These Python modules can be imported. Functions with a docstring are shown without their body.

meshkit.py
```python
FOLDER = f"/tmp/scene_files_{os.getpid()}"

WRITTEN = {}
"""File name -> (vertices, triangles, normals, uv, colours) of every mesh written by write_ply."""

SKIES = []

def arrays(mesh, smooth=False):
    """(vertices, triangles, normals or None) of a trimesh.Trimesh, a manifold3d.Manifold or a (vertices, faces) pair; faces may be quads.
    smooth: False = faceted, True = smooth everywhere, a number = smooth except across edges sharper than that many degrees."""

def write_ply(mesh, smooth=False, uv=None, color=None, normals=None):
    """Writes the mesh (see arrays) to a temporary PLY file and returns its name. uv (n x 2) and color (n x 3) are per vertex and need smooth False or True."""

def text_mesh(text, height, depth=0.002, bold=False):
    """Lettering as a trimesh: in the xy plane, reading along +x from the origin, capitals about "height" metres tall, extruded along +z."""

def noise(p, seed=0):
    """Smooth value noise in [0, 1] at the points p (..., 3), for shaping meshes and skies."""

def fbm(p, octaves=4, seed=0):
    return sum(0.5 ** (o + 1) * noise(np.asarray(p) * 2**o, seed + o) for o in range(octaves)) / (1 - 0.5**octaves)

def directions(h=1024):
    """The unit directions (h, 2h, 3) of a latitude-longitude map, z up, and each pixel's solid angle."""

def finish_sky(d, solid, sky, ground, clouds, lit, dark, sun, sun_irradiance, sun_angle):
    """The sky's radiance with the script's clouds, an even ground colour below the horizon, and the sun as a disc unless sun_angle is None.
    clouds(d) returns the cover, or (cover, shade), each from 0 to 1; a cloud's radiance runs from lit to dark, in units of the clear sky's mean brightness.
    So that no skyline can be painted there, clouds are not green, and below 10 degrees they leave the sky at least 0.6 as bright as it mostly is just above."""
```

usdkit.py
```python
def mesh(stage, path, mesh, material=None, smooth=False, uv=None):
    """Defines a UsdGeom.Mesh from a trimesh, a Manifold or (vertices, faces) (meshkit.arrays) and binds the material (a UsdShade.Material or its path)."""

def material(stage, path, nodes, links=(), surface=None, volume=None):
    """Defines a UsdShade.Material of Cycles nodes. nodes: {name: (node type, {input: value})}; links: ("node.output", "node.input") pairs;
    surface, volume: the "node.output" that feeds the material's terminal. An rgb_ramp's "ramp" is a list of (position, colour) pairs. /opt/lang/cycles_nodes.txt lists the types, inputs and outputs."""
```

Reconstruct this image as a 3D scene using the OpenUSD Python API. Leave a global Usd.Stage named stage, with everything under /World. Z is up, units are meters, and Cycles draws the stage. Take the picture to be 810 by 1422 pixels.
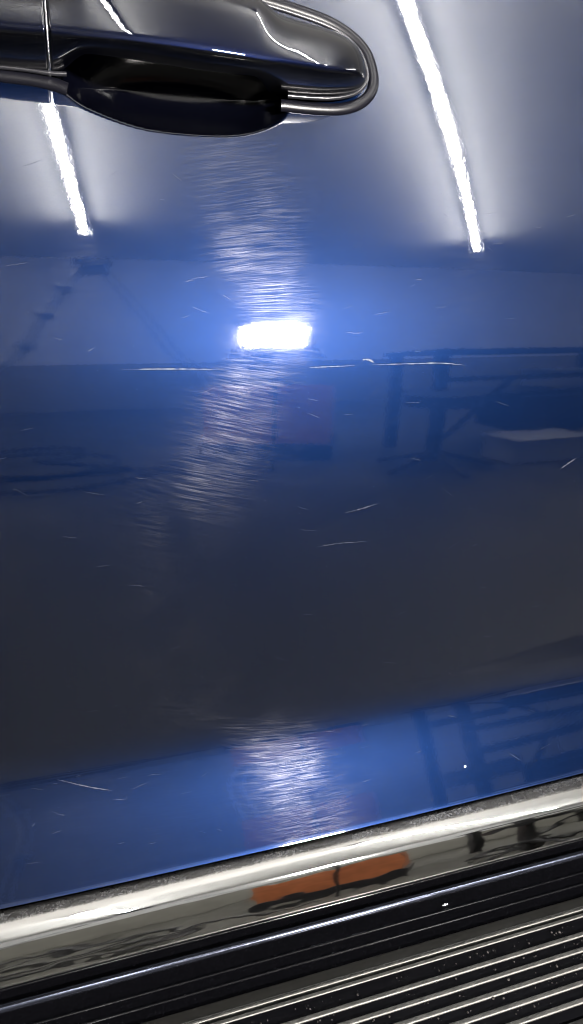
import math, random
import numpy as np
import trimesh
from shapely.geometry import Polygon, Point
import shapely
import usdkit, meshkit
from pxr import Usd, UsdGeom, UsdLux, UsdShade, Gf, Sdf

rng = np.random.default_rng(7)
random.seed(7)
stage = Usd.Stage.CreateInMemory()
UsdGeom.SetStageUpAxis(stage, UsdGeom.Tokens.z)
UsdGeom.SetStageMetersPerUnit(stage, 1.0)
UsdGeom.Xform.Define(stage, '/World')
UsdGeom.Scope.Define(stage, '/World/Looks')

# ------------------------------------------------------------------ camera, lamps, exposure
EXPOSURE = 0.0
TUBE_L = 190.0          # radiance of the ceiling tubes
LAMP_L = 2650.0         # radiance of the hand-held inspection lamp panel
CAM = np.array([0.0, -0.45, 0.87])
PITCH, YAW = math.radians(-15.3), math.radians(17.7)
fw = np.array([math.sin(YAW) * math.cos(PITCH), math.cos(YAW) * math.cos(PITCH), math.sin(PITCH)])
rt = np.array([math.cos(YAW), -math.sin(YAW), 0.0])
up = np.cross(rt, fw)
cam = UsdGeom.Camera.Define(stage, '/World/camera')
M = Gf.Matrix4d(*[float(x) for x in (*rt, 0, *up, 0, *(-fw), 0, *CAM, 1)])
cam.AddTransformOp().Set(M)
cam.CreateHorizontalApertureAttr(20.0)
cam.CreateFocalLengthAttr(20.0 * 983 / 810)
cam.CreateClippingRangeAttr(Gf.Vec2f(0.02, 1000))
cam.CreateFStopAttr(0.0)
cam.GetPrim().CreateAttribute('exposure', Sdf.ValueTypeNames.Float).Set(EXPOSURE)

# ------------------------------------------------------------------ helpers
used = {}


def numbered(parent, name):
    k = used.get((parent, name), -1) + 1
    used[(parent, name)] = k
    return name if k == 0 else f'{name}_{k:03d}'


def tag(p, label=None, cat=None, group=None, kind=None):
    p = p.GetPrim() if hasattr(p, 'GetPrim') else p
    for k, v in (('label', label), ('category', cat), ('group', group), ('kind', kind)):
        if v:
            p.SetCustomDataByKey(k, v)
    return p


def obj(name, mesh, mat, parent='/World', smooth=40, label=None):
    parent = str(parent.GetPath()) if hasattr(parent, 'GetPath') else parent
    path = f'{parent}/{numbered(parent, name)}'
    m = usdkit.mesh(stage, path, mesh, mat, smooth=smooth)
    if label:
        tag(m, label)
    return m


def thing(name, label, cat, group=None):
    x = UsdGeom.Xform.Define(stage, '/World/' + numbered('/World', name))
    tag(x, label, cat, group)
    return x


def sweep_profile(prof, xs, closed=False, cap=True):
    """Sweeps a (y, z) polyline along x. Outside of the profile is on its left when walking outward-down."""
    prof = np.asarray(prof, float)
    n, k = len(prof), len(xs)
    v = np.array([[x, p[0], p[1]] for x in xs for p in prof])
    f = []
    m = n if closed else n - 1
    for i in range(k - 1):
        for j in range(m):
            a, b = i * n + j, i * n + (j + 1) % n
            f += [[a, b, b + n], [a, b + n, a + n]]
    t = trimesh.Trimesh(v, f, process=False)
    return t


def tube(path, r, sides=12, flat=1.0, normal=None):
    """Round bead along a polyline."""
    path = np.asarray(path, float)
    d = np.gradient(path, axis=0)
    d /= np.linalg.norm(d, axis=1, keepdims=True)
    ref = np.array([0, 1.0, 0]) if normal is None else np.asarray(normal, float)
    v, f = [], []
    rs = np.broadcast_to(r, len(path))
    for i, (p, t) in enumerate(zip(path, d)):
        a = np.cross(t, ref)
        if np.linalg.norm(a) < 1e-4:
            a = np.cross(t, [1.0, 0, 0.01])
        a /= np.linalg.norm(a)
        b = np.cross(a, t)
        for k in range(sides):
            w = 2 * math.pi * k / sides
            v.append(p + rs[i] * (math.cos(w) * a + flat * math.sin(w) * b))
    for i in range(len(path) - 1):
        for k in range(sides):
            q, w = i * sides + k, i * sides + (k + 1) % sides
            f += [[q, w, w + sides], [q, w + sides, q + sides]]
    n = len(v)
    v += [path[0], path[-1]]
    for k in range(sides):
        f.append([n, (k + 1) % sides, k])
        e = (len(path) - 1) * sides
        f.append([n + 1, e + k, e + (k + 1) % sides])
    m = trimesh.Trimesh(v, f, process=False)
    m.fix_normals()
    return m


def catmull(pts, n=12):
    pts = np.asarray(pts, float)
    P = np.vstack([2 * pts[0] - pts[1], pts, 2 * pts[-1] - pts[-2]])
    out = []
    for i in range(1, len(P) - 2):
        for t in np.linspace(0, 1, n, endpoint=False):
            a, b, c, d = P[i - 1], P[i], P[i + 1], P[i + 2]
            out.append(0.5 * (2 * b + (c - a) * t + (2 * a - 5 * b + 4 * c - d) * t * t + (3 * b - a - 3 * c + d) * t ** 3))
    return np.array(out + [pts[-1]])


def box(cx, cy, cz, sx, sy, sz, bev=0.0):
    import manifold3d as m3
    if bev <= 0:
        b = trimesh.creation.box([sx, sy, sz])
        b.apply_translation([cx, cy, cz])
        return b
    pts = []
    for a in (-1, 1):
        for b in (-1, 1):
            for c in (-1, 1):
                o = np.array([a * (sx / 2 - bev), b * (sy / 2 - bev), c * (sz / 2 - bev)])
                for ax in range(3):
                    for w in (0.45, 1.0):
                        e = np.array([a, b, c], float) * bev * 0.62
                        e[ax] = (a, b, c)[ax] * bev
                        pts.append(o + e)
    h = trimesh.Trimesh(np.array(pts) + [cx, cy, cz]).convex_hull
    return h


def cat_mesh(*m):
    return trimesh.util.concatenate(list(m))


# ------------------------------------------------------------------ materials
def mat(name, nodes, links=(), surface='p.BSDF', volume=None):
    return usdkit.material(stage, '/World/Looks/' + name, nodes, links, surface=surface, volume=volume)


def plain(name, col, rough=0.5, metal=0.0, coat=0.0, noise_amt=0.0, noise_scale=40, rough_var=0.0, coat_rough=0.03):
    nodes = {'p': ('principled_bsdf', {'base_color': col, 'roughness': rough, 'metallic': metal, 'coat_weight': coat, 'coat_roughness': coat_rough})}
    links = []
    if noise_amt or rough_var:
        nodes['g'] = ('geometry', {})
        nodes['n'] = ('noise_texture', {'scale': noise_scale, 'detail': 6, 'roughness': 0.65})
        links.append(('g.position', 'n.vector'))
        if noise_amt:
            lo = [c * (1 - noise_amt) for c in col]
            hi = [min(1, c * (1 + noise_amt)) for c in col]
            nodes['r'] = ('rgb_ramp', {'ramp': [(0.3, lo), (0.7, hi)]})
            links += [('n.fac', 'r.fac'), ('r.color', 'p.base_color')]
        if rough_var:
            nodes['mr'] = ('map_range', {'from_min': 0.3, 'from_max': 0.7, 'to_min': max(0.01, rough - rough_var), 'to_max': rough + rough_var, 'clamp': True})
            links += [('n.fac', 'mr.value'), ('mr.result', 'p.roughness')]
    return mat(name, nodes, links)


def emit(name, col, strength):
    return mat(name, {'e': ('emission', {'color': col, 'strength': strength})}, surface='e.emission')


PAINT = dict(flake=(0.0013, 0.0050, 0.0205), flake_rough=0.415, swirl=0.0078, peel=0.000009)


def paint(name, flake=PAINT['flake'], flake_rough=PAINT['flake_rough'], swirl=PAINT['swirl'], peel=PAINT['peel'], under=(0.004, 0.006, 0.014), coat_rough=0.020, coat_ior=1.68):
    """Metallic blue under clear coat, orange peel, and wash scratches: sets of fine parallel grooves in several directions, each throwing the light sideways to itself."""
    n = {
        'g': ('geometry', {}),
        # orange peel
        'pn': ('noise_texture', {'scale': 430.0, 'detail': 2.0, 'roughness': 0.5}),
        'pb': ('bump', {'strength': 1.0, 'distance': peel}),
        # flakes
        'fn': ('voronoi_texture', {'scale': 2600.0}),
        'fs': ('separate_color', {}),
        'fm': ('map_range', {'from_min': 0.0, 'from_max': 1.0, 'to_min': 0.78, 'to_max': 1.22}),
        'fc': ('mix', {'mix_type': 'multiply', 'fac': 1.0, 'color1': flake}),
        'fcc': ('combine_color', {}),
        'base': ('principled_bsdf', {'metallic': 1.0, 'roughness': flake_rough, 'coat_weight': 1.0, 'coat_roughness': coat_rough, 'coat_ior': coat_ior}),
    }
    l = [('g.position', 'pn.vector'), ('pn.fac', 'pb.height'), ('pb.normal', 'base.coat_normal'),
         ('g.position', 'fn.vector'), ('fn.color', 'fs.color'), ('fs.r', 'fm.value'),
         ('fm.result', 'fcc.r'), ('fm.result', 'fcc.g'), ('fm.result', 'fcc.b'), ('fcc.color', 'fc.color2'), ('fc.color', 'base.base_color')]
    if swirl:   # smears: the clear coat is not equally clean everywhere
        n['sm'] = ('noise_texture', {'scale': 26.0, 'detail': 5.0, 'roughness': 0.6})
        n['smr'] = ('map_range', {'from_min': 0.35, 'from_max': 0.7, 'to_min': coat_rough * 0.75, 'to_max': coat_rough * 1.9, 'clamp': True})
        l += [('g.position', 'sm.vector'), ('sm.fac', 'smr.value'), ('smr.result', 'base.coat_roughness')]
    last = 'base.BSDF'
    if swirl:
        # the wiping direction drifts over the door: slope of the scratches as a function of height
        n['sep'] = ('separate_xyz', {})
        n['hz'] = ('map_range', {'from_min': 0.48, 'from_max': 1.08, 'to_min': 0.0, 'to_max': 1.0, 'clamp': True})
        ramp = [((z - 0.48) / 0.6, (v + 0.5,) * 3) for z, v in [(0.50, 0.0), (0.57, -0.10), (0.64, -0.27), (0.74, -0.30), (0.82, -0.24), (0.86, -0.06), (0.90, 0.12), (0.98, 0.16), (1.06, 0.10)]]
        n['hr'] = ('rgb_ramp', {'ramp': ramp})
        n['hs'] = ('separate_color', {})
        n['streak_fade'] = ('rgb_ramp', {'ramp': [(p, (v,) * 3) for p, v in [(0.0, 1.3), (0.14, 1.3), (0.20, 0.45), (0.26, 0.22), (0.38, 0.22), (0.50, 1.0), (0.72, 1.0), (0.84, 0.6), (1.0, 0.4)]]})   # scratch strength by height, shaped to fade the lamp's highlight streak
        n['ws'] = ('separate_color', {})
        l += [('hz.result', 'streak_fade.fac'), ('streak_fade.color', 'ws.color')]
        n['xoff'] = ('math', {'math_type': 'subtract', 'value2': 0.14})
        l += [('g.position', 'sep.vector'), ('sep.z', 'hz.value'), ('hz.result', 'hr.fac'), ('hr.color', 'hs.color'), ('sep.x', 'xoff.value1')]
        for i, (deg, wgt, cut) in enumerate([(0, 2.2, 0.50), (3, 1.3, 0.52), (-4, 1.3, 0.52), (12, 0.4, 0.58), (-15, 0.4, 0.58), (42, 0.2, 0.62), (-58, 0.2, 0.63), (80, 0.12, 0.64)]):
            k = math.tan(math.radians(deg))
            n[f'k{i}'] = ('math', {'math_type': 'add', 'value2': k - 0.5})            # slope of this set
            n[f'kx{i}'] = ('math', {'math_type': 'multiply'})
            n[f'v{i}'] = ('math', {'math_type': 'subtract'})
            q = math.cos(math.radians(deg))
            n[f'uv{i}'] = ('combine_xyz', {'y': 0.0})
            n[f's{i}'] = ('mapping', {'scale': (34.0 / q, 1.0, 1450.0 * q), 'location': (3.1 * i, 1.7 * i, 9.3 * i)})
            n[f'n{i}'] = ('noise_texture', {'scale': 1.0, 'detail': 3.0, 'roughness': 0.62, 'distortion': 0.25})
            n[f'c{i}'] = ('noise_texture', {'scale': 22.0, 'detail': 3.0, 'w': 5.0 * i, 'dimensions': '4D'})
            n[f'cm{i}'] = ('map_range', {'from_min': 0.40, 'from_max': 0.64, 'to_min': 0.05, 'to_max': 1.0, 'clamp': True})
            n[f'r{i}'] = ('map_range', {'from_min': cut - 0.02, 'from_max': cut + 0.12, 'to_min': 0.0, 'to_max': swirl * wgt, 'clamp': True})
            n[f'x{i}'] = ('math', {'math_type': 'multiply'})
            n[f'y{i}'] = ('math', {'math_type': 'multiply'})
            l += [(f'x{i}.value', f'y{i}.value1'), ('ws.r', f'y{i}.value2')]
            n[f't{i}'] = ('combine_xyz', {'x': 1.0, 'y': 0.0})
            n[f'tn{i}'] = ('vector_math', {'math_type': 'normalize'})
            n[f'b{i}'] = ('glossy_bsdf', {'color': (0.36, 0.35, 0.37), 'roughness': 0.222, 'anisotropy': 0.73})
            n[f'mix{i}'] = ('mix_closure', {})
            l += [('hs.r', f'k{i}.value1'), (f'k{i}.value', f'kx{i}.value1'), ('xoff.value', f'kx{i}.value2'), ('sep.z', f'v{i}.value1'), (f'kx{i}.value', f'v{i}.value2'),
                  ('sep.x', f'uv{i}.x'), (f'v{i}.value', f'uv{i}.z'), (f'uv{i}.vector', f's{i}.vector'), (f's{i}.vector', f'n{i}.vector'), ('g.position', f'c{i}.vector'),
                  (f'c{i}.fac', f'cm{i}.value'), (f'n{i}.fac', f'r{i}.value'), (f'r{i}.result', f'x{i}.value1'), (f'cm{i}.result', f'x{i}.value2'),
                  (f'k{i}.value', f't{i}.z'), (f't{i}.vector', f'tn{i}.vector1'), (f'tn{i}.vector', f'b{i}.tangent'),
                  (f'y{i}.value', f'mix{i}.fac'), (last, f'mix{i}.closure1'), (f'b{i}.BSDF', f'mix{i}.closure2')]
            last = f'mix{i}.closure'
    return mat(name, n, l, surface=last)


M_PAINT = paint('blue_paint')
M_HANDLE = paint('handle_paint', coat_ior=1.44, flake=(0.0005, 0.0010, 0.0045), flake_rough=0.42, swirl=0.0, peel=0.000006, coat_rough=0.01)
M_RECESS_SHADE = mat('recess_shade_paint', {'p': ('principled_bsdf', {'base_color': (0.0006, 0.0007, 0.0018), 'roughness': 0.16, 'specular_ior_level': 0.2})})  # door paint blackened: the shade inside the scoop is put into the colour
M_GASKET = mat('black_rubber', {'p': ('principled_bsdf', {'base_color': (0.003, 0.003, 0.005), 'roughness': 0.3, 'specular_ior_level': 0.16})})
M_BEZEL = plain('grey_plastic_rim', (0.012, 0.012, 0.015), 0.28)
M_GAP = plain('dark_gap', (0.004, 0.004, 0.005), 0.6)
M_CHROME = mat('chrome', {
    'g': ('geometry', {}), 'sx': ('separate_xyz', {}),
    'n': ('noise_texture', {'scale': 520.0, 'detail': 4.0, 'roughness': 0.7}),
    'lg': ('noise_texture', {'scale': 38.0, 'detail': 3.0}),
    'sum': ('math', {'math_type': 'multiply_add', 'value2': 0.6}),
    'top': ('map_range', {'from_min': 0.4738, 'from_max': 0.4745, 'to_min': 0.0, 'to_max': 1.0, 'clamp': True}),
    'sp': ('map_range', {'from_min': 0.70, 'from_max': 0.90, 'to_min': 0.45, 'to_max': 1.0, 'clamp': True}),
    'm': ('math', {'math_type': 'multiply'}),
    'c': ('mix', {'color1': (0.50, 0.498, 0.49), 'color2': (0.085, 0.083, 0.08)}),
    'rg': ('map_range', {'from_min': 0.0, 'from_max': 1.0, 'to_min': 0.035, 'to_max': 0.36, 'clamp': True}),
    'wv': ('mapping', {'scale': (16.0, 60.0, 60.0)}), 'wn': ('noise_texture', {'scale': 1.0, 'detail': 2.0}), 'wb': ('bump', {'strength': 1.0, 'distance': 0.00022}),
    'p': ('principled_bsdf', {'metallic': 1.0})},
    [('g.position', 'wv.vector'), ('wv.vector', 'wn.vector'), ('wn.fac', 'wb.height'), ('wb.normal', 'p.normal'), ('g.position', 'n.vector'), ('g.position', 'lg.vector'), ('lg.fac', 'sum.value1'), ('n.fac', 'sum.value3'), ('sum.value', 'sp.value'), ('g.position', 'sx.vector'), ('sx.z', 'top.value'),
     ('top.result', 'm.value1'), ('sp.result', 'm.value2'), ('m.value', 'c.fac'), ('c.color', 'p.base_color'), ('m.value', 'rg.value'), ('rg.result', 'p.roughness')])
M_BOARD = mat('black_step_plastic', {'g': ('geometry', {}), 'n': ('noise_texture', {'scale': 260.0, 'detail': 5.0}), 'm': ('map_range', {'from_min': 0.3, 'from_max': 0.7, 'to_min': 0.10, 'to_max': 0.2}), 'p': ('principled_bsdf', {'base_color': (0.0015, 0.0015, 0.002), 'specular_ior_level': 0.16})}, [('g.position', 'n.vector'), ('n.fac', 'm.value'), ('m.result', 'p.roughness')])
M_TREAD = mat('black_tread_rubber', {'p': ('principled_bsdf', {'base_color': (0.0015, 0.0015, 0.002), 'roughness': 0.35, 'specular_ior_level': 0.04})})
M_PLATE = plain('dark_satin_plate', (0.007, 0.0068, 0.006), 0.40, metal=0.3, noise_amt=0.25, noise_scale=200, rough_var=0.06)
M_RIB = plain('worn_grey_metal', (0.105, 0.103, 0.098), 0.56, metal=1.0, noise_amt=0.2, noise_scale=150, rough_var=0.1)
M_BEAD = plain('black_gloss_bead', (0.05, 0.055, 0.075), 0.16, metal=0.9, rough_var=0.05)
M_SCUFF_GLINT = plain('scuff_and_glint', (0.020, 0.022, 0.029), 0.55, noise_amt=0.5, noise_scale=900)  # scuff tone that also paints the lamp glint along the crease
M_HAIR = plain('fine_scratch', (0.010, 0.012, 0.022), 0.5)
M_GRIT = plain('grit', (0.011, 0.009, 0.0075), 0.8, noise_amt=0.4, noise_scale=500)
M_DROP = plain('pale_fleck', (0.7, 0.72, 0.75), 0.2)
M_FLOOR = plain('concrete_floor', (0.060, 0.058, 0.050), 0.5, noise_amt=0.18, noise_scale=3, rough_var=0.1)
M_CEIL = plain('white_ceiling', (0.78, 0.78, 0.77), 0.9, noise_amt=0.04, noise_scale=2)
M_WALL = plain('pale_wall', (0.42, 0.42, 0.425), 0.85, noise_amt=0.08, noise_scale=2)
M_DADO = plain('olive_grey_dado', (0.17, 0.165, 0.145), 0.6, noise_amt=0.1, noise_scale=3)
M_DARKM = plain('dark_vinyl', (0.015, 0.015, 0.018), 0.5, noise_amt=0.3)
M_FLOCK = mat('black_flock', {'p': ('principled_bsdf', {'base_color': (0.0006, 0.0006, 0.0006), 'roughness': 1.0, 'specular_ior_level': 0.0})})
M_ORANGE = plain('orange_plastic', (0.42, 0.13, 0.045), 0.55, noise_amt=0.2, noise_scale=10)
M_STEEL = plain('painted_steel', (0.5, 0.5, 0.52), 0.4, metal=0.3)
M_TUBE = emit('tube_glow', (1.0, 0.985, 0.95), TUBE_L)
M_LAMP = emit('lamp_glow', (1.0, 0.95, 0.90), LAMP_L)

# ------------------------------------------------------------------ shape of the door skin
ZK = np.array([0.460, 0.4785, 0.4830, 0.490, 0.520, 0.548, 0.566, 0.584, 0.640, 0.720, 0.790, 0.838, 0.8425, 0.847, 0.865, 0.905, 0.975, 1.05, 1.15, 1.30])
TK = np.array([30.0, 30.0, 19.9, 19.9, 20.3, 16.0, 5.0, -3.5, -5.5, -4.5, -1.5, 0.8, 1.8, 3.2, 4.6, 8.0, 11.0, 14.0, 17.0, 20.0])
from scipy.interpolate import PchipInterpolator
_t = PchipInterpolator(ZK, TK)
_zz = np.linspace(0.46, 1.30, 4201)
_yy = np.concatenate([[0], np.cumsum(np.tan(np.radians(_t((_zz[1:] + _zz[:-1]) / 2))) * np.diff(_zz))])
_yy -= np.interp(0.86, _zz, _yy)
RX = 9.0                # plan curvature of the door


def skin_y(x, z):
    return np.interp(z, _zz, _yy) + (np.asarray(x) - 0.1) ** 2 / (2 * RX)


def skin_n(x, z):
    t = np.tan(np.radians(_t(z)))
    gx = (np.asarray(x) - 0.1) / RX
    n = np.stack([gx, -np.ones_like(t + gx), t + 0 * gx], -1)
    return n / np.linalg.norm(n, axis=-1, keepdims=True)


SCOOP = catmull([(0.013, 0.999), (0.017, 0.9935), (0.030, 0.9865), (0.058, 0.979), (0.093, 0.9778), (0.120, 0.9805), (0.140, 0.9885), (0.149, 0.9985), (0.150, 1.010), (0.140, 1.024),
                 (0.115, 1.033), (0.08, 1.035), (0.045, 1.031), (0.022, 1.018), (0.014, 1.007), (0.013, 0.999)], 10)
scoop_poly = Polygon(SCOOP).buffer(0)
# SCENE_GEOMETRY_END
X0, X1 = -0.55, 1.15

# ------------------------------------------------------------------ the setting
def slab(name, mesh, m, label):
    return tag(obj(name, mesh, m, smooth=False), label, None, None, 'structure')


HC = 2.995
slab('floor', box(1.0, -1.2, -0.05, 13.0, 9.0, 0.1), M_FLOOR, 'worn beige grey concrete workshop floor')
slab('ceiling', box(1.0, -1.2, HC + 0.05, 13.0, 9.0, 0.1), M_CEIL, 'white workshop ceiling')
slab('wall', box(1.0, -5.75, HC / 2, 13.0, 0.1, HC - 0.004), M_WALL, 'pale workshop wall facing the car')
obj('dado', box(1.0, -5.69, 0.46, 13.0, 0.02, 0.90, 0.004), M_DADO, '/World/wall', False)

# ------------------------------------------------------------------ ceiling lights
def tube_light(a, b, label, group='bare tube lights under the ceiling'):
    a, b = np.array([*a, HC - 0.145]), np.array([*b, HC - 0.145])
    c, L = (a + b) / 2, np.linalg.norm(b - a)
    ang = math.atan2(b[1] - a[1], b[0] - a[0])
    x = UsdGeom.Xform.Define(stage, '/World/' + numbered('/World', 'tube_light'))
    tag(x, label, 'ceiling light', group)
    x.AddTranslateOp().Set(Gf.Vec3d(*map(float, c)))
    x.AddRotateZOp().Set(math.degrees(ang))
    t = trimesh.creation.cylinder(radius=0.022, height=L - 0.06, sections=20)
    t.apply_transform(trimesh.transformations.rotation_matrix(math.pi / 2, [0, 1, 0]))
    obj('tube', t, M_TUBE, x, 50)
    obj('batten', box(0, 0, 0.075, L, 0.05, 0.09, 0.006), M_STEEL, x, False)
    for s in (-1, 1):
        obj('socket', box(s * (L / 2 - 0.015), 0, 0.045, 0.03, 0.075, 0.15, 0.006), M_STEEL, x, False)
    return x


tube_light((-0.10, -1.55), (0.14, -4.45), 'long bare tube light ending above the left of the far wall')
tube_light((1.02, -0.95), (3.54, -4.48), 'long bare tube light slanting away to the right')
tube_light((-2.9, -1.2), (-3.2, -4.3), 'long bare tube light on the far left of the ceiling')
tube_light((5.0, -0.6), (6.2, -4.0), 'long bare tube light on the far right of the ceiling')

# ------------------------------------------------------------------ the car
car = thing('blue_car', 'metallic blue car door with wash scratches above chrome sill and black running board', 'car')
cp = str(car.GetPath())

# door skin with the scoop pressed into it
xs = np.unique(np.concatenate([np.linspace(X0, 0.0, 60), np.linspace(0.0, 0.165, 150), np.linspace(0.165, 0.5, 90), np.linspace(0.5, X1, 50)]).round(6))
ZB = 0.479
zs = np.unique(np.concatenate([np.linspace(ZB, 0.487, 24), np.linspace(0.487, 0.6, 60), np.linspace(0.6, 0.825, 60), np.linspace(0.825, 0.86, 50), np.linspace(0.86, 0.965, 50), np.linspace(0.965, 1.045, 80), np.linspace(1.045, 1.28, 50)]).round(6))
gx, gz = np.meshgrid(xs, zs)
gy = skin_y(gx, gz)
pts2 = shapely.points(gx.ravel(), gz.ravel())
ins = shapely.contains(scoop_poly, pts2).reshape(gx.shape)
dist = shapely.distance(scoop_poly.boundary, pts2).reshape(gx.shape)
sd = np.where(ins, dist, -dist)
q = np.clip((sd + 0.0015) / 0.030, 0, 1)
q = np.where(q < 0.06, q * q / 0.12, q - 0.03) / 0.97
bowl = 0.026 * (1 - (1 - q) ** 2)
gy2 = gy + bowl
V = np.stack([gx, gy2, gz], -1).reshape(-1, 3)
nx = len(xs)
ii = np.arange(len(zs) - 1)[:, None] * nx + np.arange(nx - 1)[None]
Q = np.stack([ii, ii + 1, ii + 1 + nx, ii + nx], -1).reshape(-1, 4)
in_q = (sd.reshape(-1)[Q] > -0.001).all(1)
# vertex normals of the whole skin, so that scoop and door meet without a seam
F3 = np.vstack([Q[:, [0, 1, 2]], Q[:, [0, 2, 3]]])
fn = np.cross(V[F3[:, 1]] - V[F3[:, 0]], V[F3[:, 2]] - V[F3[:, 0]])
N = np.zeros_like(V)
for k in range(3):
    np.add.at(N, F3[:, k], fn)
N /= np.linalg.norm(N, axis=1, keepdims=True)
flat = (np.abs(bowl).ravel() < 1e-9) & (sd.ravel() < -0.004)
N[flat] = skin_n(gx, gz).reshape(-1, 3)[flat]


def skin_part(name, quads, m, parent, extra=None):
    ids = np.unique(quads)
    lut = -np.ones(len(V), int)
    lut[ids] = np.arange(len(ids))
    f = lut[quads]
    f = np.vstack([f[:, [0, 1, 2]], f[:, [0, 2, 3]]])
    v, n = V[ids], N[ids]
    if extra is not None:
        ev, ef, en = extra
        f = np.vstack([f, ef + len(v)])
        v, n = np.vstack([v, ev]), np.vstack([n, en])
    g = usdkit.mesh(stage, f'{parent}/{numbered(parent, name)}', (v, f), m)
    g.CreateNormalsAttr([Gf.Vec3f(*map(float, a)) for a in n])
    g.SetNormalsInterpolation('vertex')
    return g


# rolled hem along the door's bottom edge, and the return behind it
hem = []
ysk, r0 = 0.0, 0.0012
th0 = math.radians(float(_t(ZB)))
for th in np.linspace(th0, -math.radians(100), 14):
    # centre of the roll lies r0 behind the skin
    hem.append((r0 * (math.cos(th0) - math.cos(th)), r0 * (math.sin(th) - math.sin(th0)), -math.cos(th), math.sin(th)))
hem.append((hem[-1][0] + 0.03, hem[-1][1], 0.17, -0.98))
ev, en = [], []
for x in xs:
    y0 = float(skin_y(x, ZB))
    for a, b, c, d in hem:
        ev.append((x, y0 + a, ZB + b))
        en.append((0, c, d))
k = len(hem)
ef = []
for i in range(nx - 1):
    for j in range(k - 1):
        a = i * k + j
        ef += [[a, a + 1, a + 1 + k], [a, a + 1 + k, a + k]]
ef = np.array(ef)[:, ::-1]
door = skin_part('door', Q[~in_q], M_PAINT, cp, (np.array(ev), ef, np.array(en, float)))
tag(door, 'blue metallic door skin with swirl scratches, a body line and tube light reflections')
dp = str(door.GetPath())
skin_part('handle_recess', Q[in_q], M_RECESS_SHADE, dp)

# --- door handle: grip, lock cover, bezel, gasket
hp = f'{cp}/{numbered(cp, "door_handle")}'


def smoothstep(a, b, x):
    t = np.clip((np.asarray(x, float) - a) / (b - a), 0, 1)
    return t * t * (3 - 2 * t)


def resample(p, n):
    d = np.concatenate([[0], np.cumsum(np.linalg.norm(np.diff(p, axis=0), axis=1))])
    t = np.linspace(0, d[-1], n, endpoint=False)
    return np.stack([np.interp(t, d, p[:, 0]), np.interp(t, d, p[:, 1])], 1)


# cross-section of the pull: (depth, height), flat face, tight turn at the lower front edge, shallow underside
SECTION = resample(catmull([(0, 0.5), (0, 0.15), (0.06, 0.0), (0.40, 0.0), (0.66, 0.035), (0.85, 0.12), (0.955, 0.205), (0.99, 0.25), (1.0, 0.30), (0.985, 0.42), (0.945, 0.56), (0.88, 0.70), (0.77, 0.83),
                            (0.60, 0.93), (0.36, 0.99), (0.08, 1.0), (0, 0.9), (0, 0.5)], 8), 72)


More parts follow.
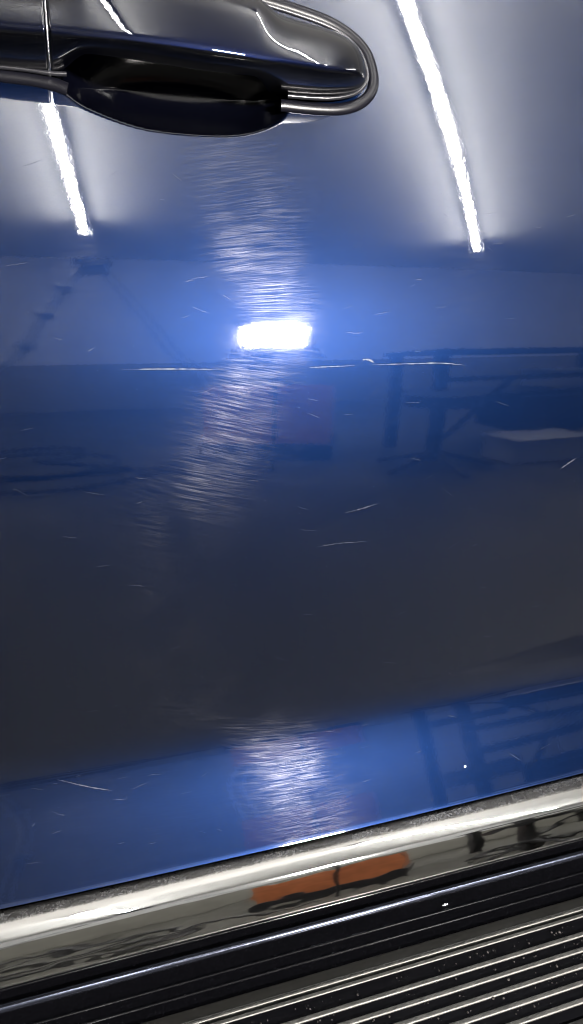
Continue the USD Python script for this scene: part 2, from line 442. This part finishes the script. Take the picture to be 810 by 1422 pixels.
def grip_rings(xs_, end_r=0.0, end_l=0.0):
    """Rings of a rounded bar; returns a closed mesh. end_r / end_l: rounding of the ends at a seam."""
    n = len(SECTION)
    rings = []
    xe = 0.1995
    for x in xs_:
        mid = smoothstep(0.008, 0.028, x) * (1 - smoothstep(0.120, 0.143, x))
        zb = 1.0045 * (1 - mid) + (1.0095 - 0.0025 * smoothstep(0.03, 0.1, x)) * mid
        yb = float(skin_y(x, 1.02)) + 0.003
        yb = yb * (1 - mid) + 0.003 * mid
        zt = 1.052 - 0.010 * smoothstep(0.07, 0.17, x)
        xc_ = min(max(x, 0.02), 0.16)
        yf = -0.0175 + (xc_ - 0.075) ** 2 / 1.1 + (x - xc_) * (xc_ - 0.075) / 0.55 * 0.8
        e = np.clip((x - 0.150) / (xe - 0.150), 0, 1)
        s = (1 - e ** 2.5) ** (1 / 2.5)
        zc = 1.0185
        zt, zb = zc + (zt - zc) * s, zc + (zb - zc) * s
        yf = yb + (yf - yb) * (1 - e ** 4) ** (1 / 2.2)
        shrink = 0.0
        if end_r:
            dd = (end_r - x)
            shrink = max(shrink, 0.0016 * (1 - math.sqrt(max(0, 1 - (1 - min(1, dd / 0.0016)) ** 2))))
        if end_l:
            dd = (x - end_l)
            shrink = max(shrink, 0.0016 * (1 - math.sqrt(max(0, 1 - (1 - min(1, dd / 0.0016)) ** 2))))
        h, c = max((zt - zb) / 2 - shrink, 1e-5), (zt + zb) / 2
        dpt, yc = max((yb - yf) / 2 - shrink / 2, 1e-5), (yb + yf) / 2 + shrink / 2
        zl = zc + (1.0125 - 0.002 * smoothstep(0.03, 0.15, x) - zc) * s + shrink
        lo, hi = zb + shrink, zt - shrink
        fy, fz = SECTION[:, 0], SECTION[:, 1]
        zz = np.where(fz < 0.25, lo + (zl - lo) * fz / 0.25, zl + (hi - zl) * (fz - 0.25) / 0.75)
        yy = (yb - shrink) + (yf + shrink - (yb - shrink)) * fy + (zz - 1.005) * 0.05
        rings.append(np.stack([np.full(n, x), yy, zz], 1))
    v = np.vstack(rings)
    f = []
    for i in range(len(rings) - 1):
        for j in range(n):
            a, b = i * n + j, i * n + (j + 1) % n
            f += [[a, b, b + n], [a, b + n, a + n]]
    for base in (0, (len(rings) - 1) * n):
        v = np.vstack([v, v[base:base + n].mean(0)])
        for j in range(n):
            f.append([base + j, base + (j + 1) % n, len(v) - 1] if base else [base + (j + 1) % n, base + j, len(v) - 1])
    m = trimesh.Trimesh(v, f, process=False)
    m.fix_normals()
    return m


UsdGeom.Xform.Define(stage, hp)
tag(stage.GetPrimAtPath(hp), 'dark glossy pull handle with rounded right end over a scooped recess')
SEAM = 0.0075
gx_ = np.unique(np.concatenate([SEAM + np.linspace(0, 0.0016, 7), np.linspace(SEAM + 0.0016, 0.15, 60), 0.15 + 0.0495 * np.sin(np.linspace(0, math.pi / 2, 40)) * 0.9999]))
obj('grip', grip_rings(gx_, end_l=SEAM), M_HANDLE, hp, 50)
lx = np.concatenate([np.linspace(-0.12, SEAM - 0.0026, 24), SEAM - 0.001 - np.linspace(0.0016, 0, 7)[1:]])
obj('lock_cover', grip_rings(lx, end_r=SEAM - 0.001), M_HANDLE, hp, 50)


def on_skin(pts, lift):
    p = np.asarray(pts, float)
    n = skin_n(p[:, 0], p[:, 1])
    return np.stack([p[:, 0], skin_y(p[:, 0], p[:, 1]), p[:, 1]], 1) + n * lift


edge_right = catmull([(0.147, 1.0022), (0.165, 1.0025), (0.180, 1.0040), (0.193, 1.0080), (0.2005, 1.0150), (0.2015, 1.0235), (0.1965, 1.0345), (0.183, 1.0440), (0.160, 1.0500), (0.12, 1.0560), (0.05, 1.062), (-0.15, 1.066)], 14)
edge_left = catmull([(-0.15, 1.0030), (-0.05, 1.0030), (-0.01, 1.0030), (0.006, 1.0022), (0.016, 1.0025)], 12)
for e in (edge_right, edge_left):
    obj('bezel', tube(on_skin(e, 0.0040), 0.0013, 12), M_BEZEL, hp, 60)
edge_r2 = catmull([(0.143, 0.9980), (0.165, 0.9978), (0.184, 0.9992), (0.198, 1.0042), (0.2065, 1.0130), (0.2075, 1.0240), (0.202, 1.0375), (0.186, 1.0485), (0.162, 1.0550), (0.12, 1.0610), (0.05, 1.067), (-0.15, 1.071)], 14)
edge_l2 = catmull([(-0.15, 1.0005), (-0.05, 1.0005), (-0.01, 1.0000), (0.006, 0.9985), (0.016, 0.9960)], 12)
for e in (edge_r2, edge_l2):
    obj('gasket', tube(on_skin(e, 0.0006), 0.0036, 14, 0.55), M_GASKET, hp, 60)

# --- body line scuffs with the crease glint painted in, single scratches; thin slivers
def scratch_glint(pts, w, m=M_SCUFF_GLINT, seed=0):
    p = catmull(pts, 10)
    r = np.random.default_rng(seed)
    t = np.linspace(0, 1, len(p))
    ww = w * np.sin(np.pi * np.clip(t, 0.02, 0.98)) ** 0.6 * (0.25 + 1.2 * r.random(len(p)) ** 1.5)
    d = np.gradient(p, axis=0)
    d /= np.linalg.norm(d, axis=1, keepdims=True)
    nn = np.stack([-d[:, 1], d[:, 0]], 1)
    a, b = on_skin(p + nn * ww[:, None] / 2, 0.00008), on_skin(p - nn * ww[:, None] / 2, 0.00008)
    v = np.vstack([a, b])
    k = len(p)
    f = []
    for i in range(k - 1):
        f += [[i, i + 1, k + i + 1], [i, k + i + 1, k + i]]
    return trimesh.Trimesh(v, f, process=False)


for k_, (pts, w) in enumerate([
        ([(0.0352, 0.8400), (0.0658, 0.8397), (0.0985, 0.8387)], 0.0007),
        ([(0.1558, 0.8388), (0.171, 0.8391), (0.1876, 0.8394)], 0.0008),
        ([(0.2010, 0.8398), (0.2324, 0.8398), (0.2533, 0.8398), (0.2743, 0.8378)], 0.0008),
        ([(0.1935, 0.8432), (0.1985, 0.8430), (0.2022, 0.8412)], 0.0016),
        ([(-0.0261, 0.5543), (-0.0072, 0.5462), (0.0101, 0.5402)], 0.0006),
        ([(0.1847, 0.7363), (0.1958, 0.7380), (0.2099, 0.7410)], 0.0007),
        ([(0.1637, 0.712), (0.1803, 0.7131), (0.203, 0.7124)], 0.0005),
        ([(0.3674, 0.7567), (0.3805, 0.7640)], 0.0014)]):
    obj('scratch_glint', scratch_glint(pts, w, seed=k_), M_SCUFF_GLINT if k_ < 4 else M_HAIR, dp, False)

# short random wash marks that catch the light
hair = []
for k_ in range(110):
    x, z = rng.uniform(-0.06, 0.40), rng.choice([rng.uniform(0.58, 0.84), rng.uniform(0.50, 0.56), rng.uniform(0.845, 0.96)])
    if scoop_poly.buffer(0.006).contains(Point(x, z)):
        continue
    L, a = rng.uniform(0.003, 0.013), rng.normal(-0.05, 0.3)
    bend = rng.normal(0, 0.015) * L
    hair.append(scratch_glint([(x, z), (x + L / 2 * math.cos(a), z + L / 2 * math.sin(a) + bend), (x + L * math.cos(a), z + L * math.sin(a))], rng.uniform(0.00012, 0.0003), seed=k_ + 50))
tag(obj('fine_scratches', cat_mesh(*hair), M_HAIR, dp, False), None, None, None, 'stuff')
dust = []
for k_ in range(260):
    x, z = rng.uniform(-0.08, 0.42), rng.uniform(0.485, 0.97)
    if scoop_poly.buffer(0.004).contains(Point(x, z)):
        continue
    d = trimesh.creation.icosphere(0, rng.uniform(0.00012, 0.00026))
    d.apply_scale([rng.uniform(0.8, 1.8), 0.4, 1])
    d.apply_translation(on_skin([(x, z)], 0.00006)[0])
    dust.append(d)
tag(obj('dust_specks', cat_mesh(*dust), M_HAIR, dp, False), None, None, None, 'stuff')
fl = trimesh.creation.icosphere(2, 0.0011)
fl.apply_scale([1, 0.5, 1])
fl.apply_translation(on_skin([(0.2966, 0.5062)], 0.0003)[0])
obj('pale_fleck', fl, M_DROP, dp, 60)

# --- chrome sill moulding: profile from its slope t along the arc
def arc_profile(p0, segs, step=0.0008):
    """segs: (length, t_start, t_end) with t the upward pitch of the surface in degrees."""
    p = [np.array(p0, float)]
    for L, a, b in segs:
        n = max(2, int(L / step))
        for i in range(n):
            t = math.radians(a + (b - a) * (i + 0.5) / n)
            p.append(p[-1] + L / n * np.array([-math.sin(t), -math.cos(t)]))
    return np.array(p)


xl = np.linspace(X0, X1, 120)
SILL = [(0.0012, 30, 84), (0.0155, 84, 74), (0.0020, 74, 62), (0.0125, 62, 32), (0.0025, 32, 23), (0.0085, 23, 20), (0.0165, 20, 17.0), (0.0009, 17.0, -90), (0.02, -90, -92)]
sp = arc_profile((-0.0015, 0.4785), SILL)
sillm = sweep_profile(sp, xl)
sl = obj('chrome_sill', sillm, M_CHROME, cp, 30, 'polished chrome sill moulding with rounded nose')
obj('lip', tube([(x, -0.0012, 0.4784) for x in xl], 0.0011, 10), M_BEAD, sl.GetPath(), 60)
obj('dark_gap', sweep_profile([(0.0015, 0.4765), (0.03, 0.474)], xl), M_GAP, sl.GetPath(), False)

# --- running board
bp = f'{cp}/{numbered(cp, "running_board")}'
UsdGeom.Xform.Define(stage, bp)
tag(stage.GetPrimAtPath(bp), 'black running board with long grey metal ribs')
ZT = 0.400
prof = [(0.06, ZT + 0.012), (0.012, ZT + 0.010)]


def bump(y, w, h):
    for a in np.linspace(0, math.pi, 7):
        prof.append((y + w / 2 * math.cos(a), ZT - 0.0 + h * math.sin(a) + base(y + w / 2 * math.cos(a))))


def base(y):
    return float(np.interp(-y, [-0.012, 0.018, 0.05, 0.2], [0.010, 0.0, -0.003, -0.003]))


for y, w, h in [(0.0005, 0.0020, 0.0008), (-0.0055, 0.0022, 0.0010)]:
    bump(y, w, h)
prof.append((-0.012, ZT + base(-0.012)))
prof.append((-0.024, ZT + base(-0.024)))
for y, w, h in [(-0.0345, 0.0022, 0.0008), (-0.0445, 0.0022, 0.0008)]:
    bump(y, w, h)
prof += [(-0.056, ZT - 0.003), (-0.085, ZT - 0.006), (-0.135, ZT - 0.006), (-0.215, ZT - 0.006), (-0.222, ZT - 0.010), (-0.222, ZT - 0.03), (0.06, ZT - 0.03)]
tread = sweep_profile(prof, xl, closed=True)
obj('tread', tread, M_BOARD, bp, 30)
obj('tread_mat', box((X0 + X1) / 2, -0.108, ZT - 0.0027, X1 - X0, 0.074, 0.003), M_TREAD, bp, False)
obj('bead', tube([(x, -0.0180, ZT + 0.0012) for x in xl], 0.0030, 14), M_BEAD, bp, 60)


def strip(y0, y1, z0, z1, r=0.0009):
    """A bar of rounded rectangular section between y0 > y1."""
    p = []
    for cy, cz, a0 in ((y0 - r, z1 - r, 0), (y1 + r, z1 - r, 90)):
        for a in np.radians(np.linspace(a0, a0 + 90, 5)):
            p.append((cy + r * math.cos(a), cz + r * math.sin(a)))
    p += [(y1, z0), (y0, z0)]
    m = sweep_profile(p, xl, closed=True)
    return m


obj('plate', strip(-0.0565, -0.0660, ZT - 0.006, ZT - 0.0012), M_PLATE, bp, 40)
for y, w in ((-0.0680, 0.0026), (-0.0735, 0.0032)):
    obj('rib', strip(y + w / 2, y - w / 2, ZT - 0.008, ZT - 0.0002, 0.0008), M_RIB, bp, 40)
for i in range(5):
    y = -0.0890 - 0.0118 * i
    obj('rib', strip(y + 0.0019, y - 0.0019, ZT - 0.008, ZT + 0.0002, 0.0010), M_RIB, bp, 40)
obj('plate', strip(-0.1470, -0.2100, ZT - 0.008, ZT - 0.0004), M_PLATE, bp, 40)

# grit lying between the ribs
grit = []
for k_ in range(280):
    x = rng.uniform(0.02, 0.46)
    if rng.random() < 0.8:
        x = 0.03 + 0.035 * round((x - 0.03) / 0.035) + rng.normal(0, 0.006)
    y = -0.0785 - 0.0118 * rng.integers(0, 5) - rng.uniform(0.0, 0.0052)
    r = abs(rng.normal(0, 0.00035)) + 0.00022
    s = trimesh.creation.icosphere(0, r)
    s.vertices *= rng.uniform(0.6, 1.3, (len(s.vertices), 1))
    s.apply_translation([x, y, ZT - 0.0012 + r * 0.3])
    grit.append(s)
tag(obj('grit', cat_mesh(*grit), M_GRIT, '/World', False), 'grey specks of grit lying between the running board ribs', 'grit', None, 'stuff')
dr = []
for dx, r in ((0, 0.0010), (0.0022, 0.0007), (-0.0018, 0.0005)):
    s = trimesh.creation.icosphere(1, r)
    s.apply_translation([0.268 + dx, -0.0300, ZT - 0.0010 + r * 0.6])
    dr.append(s)
tag(obj('crumb', cat_mesh(*dr), M_DROP, '/World', True), 'small pale crumb on the black tread below the bright bead', 'crumb')

# ------------------------------------------------------------------ what the paint and chrome mirror: the lamp, a bench, a stool, a hose, a crate
LC = np.array([0.764, -2.088, 1.120])
aim = np.array([0.144, 0.0, 0.86]) - LC
aim /= np.linalg.norm(aim)
lx_ = np.cross([0, 0, 1.0], aim)
lx_ /= np.linalg.norm(lx_)
lz_ = np.cross(aim, lx_)
lamp = thing('work_lamp', 'rectangular lit work lamp on a thin stand facing the door', 'lamp')
Mt = Gf.Matrix4d(*[float(v) for v in (*lx_, 0, *aim, 0, *lz_, 0, *LC, 1)])
lamp.AddTransformOp().Set(Mt)
pan = trimesh.creation.extrude_polygon(Polygon([(-0.096, -0.042), (0.096, -0.042), (0.096, 0.042), (-0.096, 0.042)]).buffer(0.024), 0.004, engine='earcut')
pan.apply_transform(trimesh.transformations.rotation_matrix(math.pi / 2, [1, 0, 0]))
obj('lamp_panel', pan, M_LAMP, lamp, False)
obj('lamp_housing', box(0, -0.026, 0, 0.292, 0.044, 0.174, 0.006), M_DARKM, lamp, False)
bd = box(0, 0.20, 0, 0.34, 0.40, 0.003)
bd.apply_transform(trimesh.transformations.rotation_matrix(-math.radians(11), [1, 0, 0]))
bd.apply_translation([0, 0, -0.090])
obj('added_light_flap', bd, M_FLOCK, lamp, False)  # unseen flap, added to keep the lamp's light off the floor
obj('bracket', tube([(-0.155, -0.02, 0), (-0.155, -0.02, -0.105), (0.0, -0.02, -0.125), (0.155, -0.02, -0.105), (0.155, -0.02, 0)], 0.004, 8), M_DARKM, lamp, 50)
obj('stand', tube([(0, -0.02, -0.122), (0, -0.06, -0.5), (0, -0.12, -1.10)], 0.009, 10), M_DARKM, lamp, 50)

bench = thing('work_bench', 'dark work bench with braced legs standing out in the workshop', 'bench')
bench.AddTranslateOp().Set(Gf.Vec3d(2.45, -2.7, 0))
obj('bench_top', box(0, 0, 0.99, 1.5, 0.6, 0.09, 0.01), M_DARKM, bench, False)
obj('drawer', box(0.16, 0.05, 0.31, 0.66, 0.45, 0.26, 0.01), M_DARKM, bench, False)
obj('shelf', box(0, 0.0, 0.46, 1.34, 0.5, 0.03, 0.004), M_DARKM, bench, False)
for sx in (-0.7, 0.7):
    for sy in (-0.25, 0.25):
        obj('leg', box(sx, sy, 0.472, 0.06, 0.06, 0.944), M_DARKM, bench, False)
obj('rail', box(0, 0.25, 0.60, 1.34, 0.04, 0.04), M_DARKM, bench, False)
obj('brace', tube([(-0.66, 0.2, 0.12), (-0.2, 0.2, 0.60)], 0.02, 8), M_DARKM, bench, 50)

stool = thing('rolling_stool', 'dark round stool on splayed legs beside the bench', 'stool')
stool.AddTranslateOp().Set(Gf.Vec3d(1.62, -2.2, 0))
st = trimesh.creation.cylinder(radius=0.19, height=0.07, sections=40)
st.apply_translation([0, 0, 0.49])
obj('seat', st, M_DARKM, stool, 40)
obj('post', tube([(0, 0, 0.455), (0, 0, 0.11)], 0.022, 12), M_DARKM, stool, 50)
for i in range(5):
    a = 2 * math.pi * i / 5 + 0.3
    obj('leg', tube([(0.02 * math.cos(a), 0.02 * math.sin(a), 0.13), (0.3 * math.cos(a), 0.3 * math.sin(a), 0.03)], 0.018, 8), M_DARKM, stool, 50)

M_LADDER = plain('dull_aluminium', (0.30, 0.31, 0.33), 0.5, metal=0.3)
M_WHITE = plain('pale_grey_plastic', (0.42, 0.42, 0.42), 0.4)


def tub(name, label, x, y, z, w, d, h):
    t = thing(name, label, 'tub')
    t.AddTranslateOp().Set(Gf.Vec3d(x, y, z))
    obj('tub_body', box(0, 0, h / 2 + 0.001, w, d, h, 0.012), M_WHITE, t, False)
    obj('lid', box(0, 0, h + 0.012, w + 0.03, d + 0.03, 0.02, 0.005), M_WHITE, t, False)


tub('storage_tub', 'pale grey lidded storage tub on the floor in front of the bench', 2.28, -2.28, 0.0, 0.46, 0.30, 0.17)
tub('storage_tub', 'pale grey lidded storage tub on the shelf of the bench', 2.80, -2.7, 0.477, 0.42, 0.34, 0.15)

ladder = thing('step_ladder', 'grey step ladder standing open before the far wall', 'ladder')
ladder.AddTranslateOp().Set(Gf.Vec3d(0.13, -3.4, 0))
for sx in (-1, 1):
    for sy in (-0.22, 0.22):
        obj('rail', tube([(sx * 0.06, sy * 0.7, 2.05), (sx * 0.84, sy, 0.01)], 0.012, 8), M_LADDER, ladder, 50)
for i in range(6):
    h = 0.3 + 0.3 * i
    obj('step', box(-0.06 - 0.78 * (1 - h / 2.05), 0, h, 0.09, 0.38, 0.025, 0.004), M_LADDER, ladder, False)
obj('top_cap', box(0, 0, 2.06, 0.20, 0.42, 0.05, 0.008), M_DARKM, ladder, False)

crate = thing('orange_crate', 'low orange plastic crate on the concrete floor', 'crate')
crate.AddTranslateOp().Set(Gf.Vec3d(1.02, -3.0, 0))
crate.AddRotateZOp().Set(24)
for sx, sy, cx_, cy_ in ((0.68, 0.02, 0, 0.20), (0.68, 0.02, 0, -0.20), (0.02, 0.38, 0.33, 0), (0.02, 0.38, -0.33, 0)):
    obj('side', box(cx_, cy_, 0.33, sx, sy, 0.40, 0.004), M_ORANGE, crate, False)
obj('crate_base', box(0, 0, 0.065, 0.72, 0.48, 0.128, 0.006), M_DARKM, crate, False)

hose_pts = [(-1.9, -2.2, 0.02)]
for i in range(26):
    a = i * 0.55
    hose_pts.append((-0.25 + (0.55 - 0.012 * i) * math.cos(a), -2.7 + (0.5 - 0.01 * i) * math.sin(a), 0.02 + 0.006 * i))
hose_pts.append((0.75, -2.3, 0.02))
tag(obj('air_hose', tube(catmull(hose_pts, 8), 0.014, 10, normal=(0, 0, 1)), M_DARKM, '/World', 50), 'black air hose coiled on the floor', 'hose')
